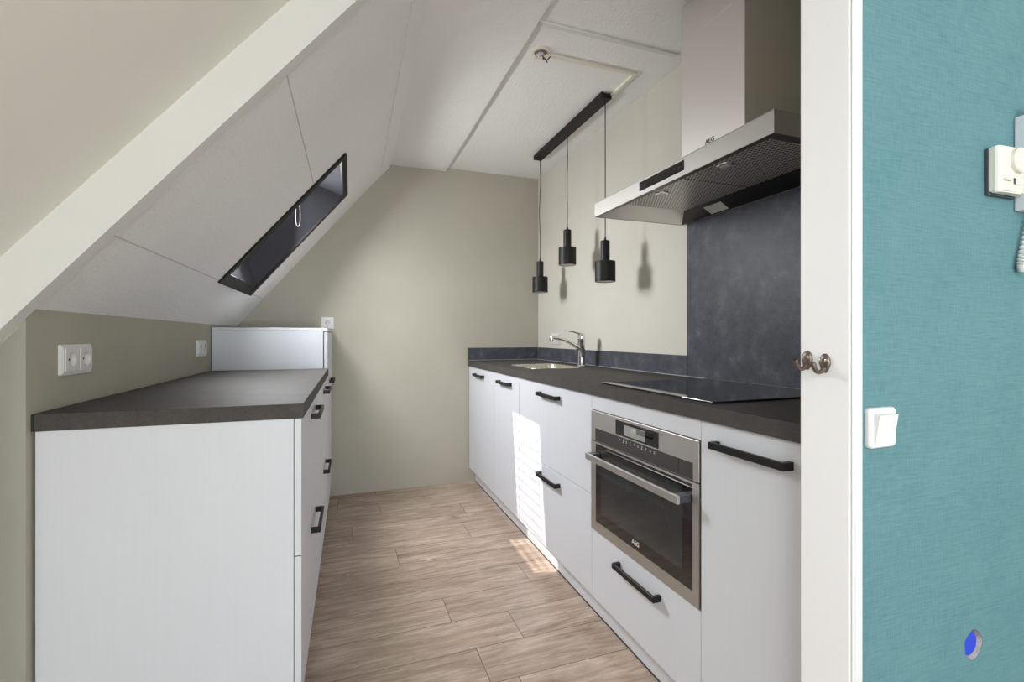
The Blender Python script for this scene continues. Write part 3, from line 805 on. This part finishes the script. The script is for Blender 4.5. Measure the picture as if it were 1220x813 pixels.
# intercom with coiled cord, cut by the picture edge
T = thing('intercom', 'white intercom handset on the teal wall at the right edge, with coiled cord', 'intercom', (1.42, YT, 1.48))
part(T, 'base', box(nb(), 1.362, 1.50, YT-0.022, YT-0.0003, 1.384, 1.587, 0.003, 2), 'white_plastic_cool')
part(T, 'handset', box(nb(), 1.368, 1.43, YT-0.04, YT-0.0222, 1.388, 1.602, 0.006, 3), 'white_plastic_cool')
bm = nb()
path = []
K = 26
for i in range(K*10+1):
    t = i/(K*10)
    # the cord drops from the base, makes a bend and rises again
    cx = 1.405-0.052*math.sin(PI*t)+0.03*t; cz = 1.380-0.124*math.sin(PI*t*0.82)
    a = 2*PI*i/10
    path.append((cx+0.0075*math.cos(a), YT-0.012+0.0075*math.sin(a)*0.9, cz+0.0075*math.cos(a)*0.25))
tube(bm, path, 0.0024, 6)
part(T, 'coiled_cord', bm, 'white_plastic', smooth=True)

# box behind the hole in the teal wall
T = thing('junction_box', 'bright blue plastic box exposed in a torn hole low in the teal wall', 'junction box', (hx, YT+0.03, hz))
bm = nb()
lathe(bm, [(0.024, 0.004), (0.024, 0.030), (0.001, 0.031)], hx-0.006, hz+0.002, 28, lambda a, b, c: (a, YT+c, b), True, True)
part(T, 'cap', bm, 'blue_plastic')
bm = nb()
ring = []
for d, k in ((0.0006, 0.985), (0.012, 0.90), (0.034, 0.86)):
    ring.append([(hx+(u-hx)*k, YT+d, hz+(v-hz)*k) for u, v in hole])
ring.append([(hx+(u-hx)*0.97, YT+0.034, hz+(v-hz)*0.97) for u, v in hole])
loft(bm, ring, False, False)
part(T, 'plaster_rim', bm, 'broken_plaster')

# coat hooks on the door lining
def hook(y, z, label):
    T = thing('coat_hook', label, 'hook', (XJ, y, z), W, 'metal coat hooks on the door lining')
    jm = lambda u, v, d: (XJ-d, y+u, z+v)
    bm = nb()
    loops = []
    for d, k in ((-0.0002, 1.0), (0.0025, 0.97), (0.0045, 0.8), (0.0055, 0.45)):
        lp = []
        for i in range(28):
            a = 2*PI*i/28
            w = 0.0112*(1.0 if math.sin(a) > 0 else 1.0-0.35*abs(math.sin(a)))
            lp.append(jm(w*math.cos(a)*k, 0.002+0.0185*math.sin(a)*k, d))
        loops.append(lp)
    loft(bm, loops)
    p = part(T, 'back_plate', bm, 'hook_metal', smooth=True)
    for s in (-1, 1):
        bm = nb(); lathe(bm, [(0.0032, 0.004), (0.003, 0.0062), (0.001, 0.0068)], s*0.0056, 0.0075, 14, lambda a, b, c: jm(a, b, c))
        part(T, 'screw', bm, 'screw_metal', smooth=True)
    bm = nb()
    pts = [(0.004, -0.008), (0.009, -0.0125), (0.016, -0.0145), (0.023, -0.0125), (0.028, -0.006), (0.0315, 0.001), (0.033, 0.004)]
    tube(bm, [jm(0, v, d) for d, v in pts], [0.0045, 0.0042, 0.004, 0.004, 0.0044, 0.0055, 0.005], 12)
    part(T, 'prong', bm, 'hook_metal', smooth=True)
hook(0.6765, 1.0665, 'metal coat hook on the door lining, the one overlapping the dark kitchen splashback')
hook(0.6405, 1.0625, 'metal coat hook on the door lining, the one nearer the teal wall')

# ------------------------------------------------------------------ left run
LX = -0.130; LB = KX+0.004
T = thing('drawer_cabinet', 'white drawer cabinet at the near end of the left run, with plain white end panel', 'cabinet', (-0.42, 1.85, 0), L, 'white cabinets of the left run')
carcass(T, LX, LB, 1.4385, 2.236)
part(T, 'end_panel', box(nb(), -0.706, -0.1495, 1.4185, 1.4375, 0.0, ZU-0.0008, 0.0012, 2), 'cabinet_white')
front(T, 'drawer', LX, 1, 1.418, 2.236, 0.512, ZU, 1.86, 0.842, 0.22)
front(T, 'drawer', LX, 1, 1.418, 2.236, ZD, 0.512, 1.86, 0.452, 0.22)
T = thing('drawer_cabinet', 'white drawer cabinet between the near drawer cabinet and the tall cabinet', 'cabinet', (-0.42, 2.58, 0), L, 'white cabinets of the left run')
carcass(T, LX, LB, 2.236, 2.918)
front(T, 'drawer', LX, 1, 2.236, 2.918, 0.512, ZU, 2.60, 0.842, 0.22)
front(T, 'drawer', LX, 1, 2.236, 2.918, ZD, 0.512, 2.60, 0.452, 0.22)
T = thing('tall_cabinet', 'taller white cabinet in the back left corner behind the left worktop', 'cabinet', (-0.42, 3.22, 0), L, 'white cabinets of the left run')
bm = nb()
ZH = 1.147
box(bm, LB, -0.153, 2.921, 2.939, 0.0, ZH, 0.0008, 1)
box(bm, LB, -0.153, 3.505, 3.523, ZD, ZH)
box(bm, LB, -0.153, 2.939, 3.505, ZD, ZD+0.016)
box(bm, LB, LB+0.008, 2.939, 3.505, ZD+0.016, ZH)
box(bm, LB, -0.18, 2.945, 3.5, 0, ZD)
part(T, 'carcass', bm, 'cabinet_white')
part(T, 'top_panel', box(nb(), LB, -0.1285, 2.9205, 3.526, ZH+0.0003, 1.163, 0.0012, 2), 'cabinet_white')
front(T, 'door', LX, 1, 2.921, 3.525, ZD, ZH-0.004, 3.24, 0.834, 0.2)
T = thing('plinth', 'white plinth strip along the floor under the left-hand drawer cabinets', 'plinth', (-0.18, 2.2, 0), L)
part(T, 'board', box(nb(), -0.196, -0.18, 1.4385, 2.918, 0.004, 0.104), 'cabinet_white')
part(T, 'floor_seal', box(nb(), -0.195, -0.1785, 1.4385, 2.918, 0.0, 0.004), 'seam_dark')
T = thing('worktop', 'dark grey worktop on the left-hand drawer cabinets under the slope', 'worktop', (-0.42, 2.17, ZU), L)
part(T, 'slab', box(nb(), -0.707, -0.1245, 1.4155, 2.9195, ZU, ZT, 0.0015, 2), 'worktop_stone')
part(T, 'end_cap', box(nb(), -0.7115, -0.7072, 1.4145, 2.9195, ZU-0.0005, ZT+0.0005), 'pin_black', label='black edging strip on the wall side')

# ------------------------------------------------------------------ light
def area(name, loc, rot, sx, sy, power, col):
    l = bpy.data.lights.new(name, 'AREA'); l.shape = 'RECTANGLE'; l.size = sx; l.size_y = sy; l.energy = power; l.color = col
    o = bpy.data.objects.new(name, l); COL.objects.link(o); o.location = loc; o.rotation_euler = rot
    return o
sun = bpy.data.lights.new('sun', 'SUN'); sun.energy = 6.0; sun.angle = math.radians(0.53); sun.color = (1.0, 0.96, 0.9)
so_ = bpy.data.objects.new('sun', sun); COL.objects.link(so_)
so_.rotation_euler = SUN.to_track_quat('-Z', 'Y').to_euler(); so_.location = (-4, 3, 5)
# kitchen skylight daylight, plus fill lights added at the unseen near-room windows
area('rear_upward_fill', (0.7, -3.5, 0.85), (PI/2+math.radians(55), 0, 0), 2.8, 1.4, 132, (0.90, 0.96, 1.0))  # added fill, tilted steeply upward to lift the ceilings
def into_slope(s, y, nn, sx, sy, power, col, name):
    p = L.world(slope(s, y, nn)); d = Matrix.Rotation(LTH, 3, 'Z') @ Vector((SN, 0, -CS))
    o = area(name, p, d.to_track_quat('-Z', 'Y').to_euler(), sx, sy, power, col)
    return o
into_slope(0.65, -1.5, 0.16, 1.4, 1.0, 52, (0.90, 0.96, 1.0), 'near_roof_fill')  # fill light added under the made-up roof window
ks = into_slope(0.675, 2.765, 0.182, 0.38, 0.48, 46, (0.96, 0.98, 1.0), 'daylight_kitchen_skylight')
ks.rotation_euler = Vector((0.86, -0.42, -0.30)).to_track_quat('-Z', 'Y').to_euler()

w = bpy.data.worlds.new('sky'); C.world = w; w.use_nodes = True
nt = w.node_tree; bg = nt.nodes['Background']
sky = nt.nodes.new('ShaderNodeTexSky'); sky.sky_type = 'NISHITA'; sky.sun_disc = False
sky.sun_elevation = math.radians(48); sky.sun_rotation = math.radians(-70)
nt.links.new(sky.outputs[0], bg.inputs[0]); bg.inputs[1].default_value = 0.25

# ------------------------------------------------------------------ camera
cam = bpy.data.cameras.new('camera'); cam.sensor_width = 36; cam.lens = 565/1220*36
cam.shift_y = -5.5/1220; cam.clip_start = 0.02
co = bpy.data.objects.new('camera', cam); COL.objects.link(co)
co.location = (0, 0, H); co.rotation_euler = (PI/2, 0, -math.atan2(201.5, 565))
C.camera = co
C.view_settings.view_transform = 'Standard'; C.view_settings.look = 'None'
C.view_settings.exposure = 0.12; C.view_settings.gamma = 1.0; C.view_settings.use_curve_mapping = False
C.cycles.use_denoising = True
C.cycles.max_bounces = 10; C.cycles.diffuse_bounces = 6; C.cycles.transparent_max_bounces = 8
C.cycles.sample_clamp_indirect = 4.0
C.cycles.caustics_reflective = False; C.cycles.caustics_refractive = False
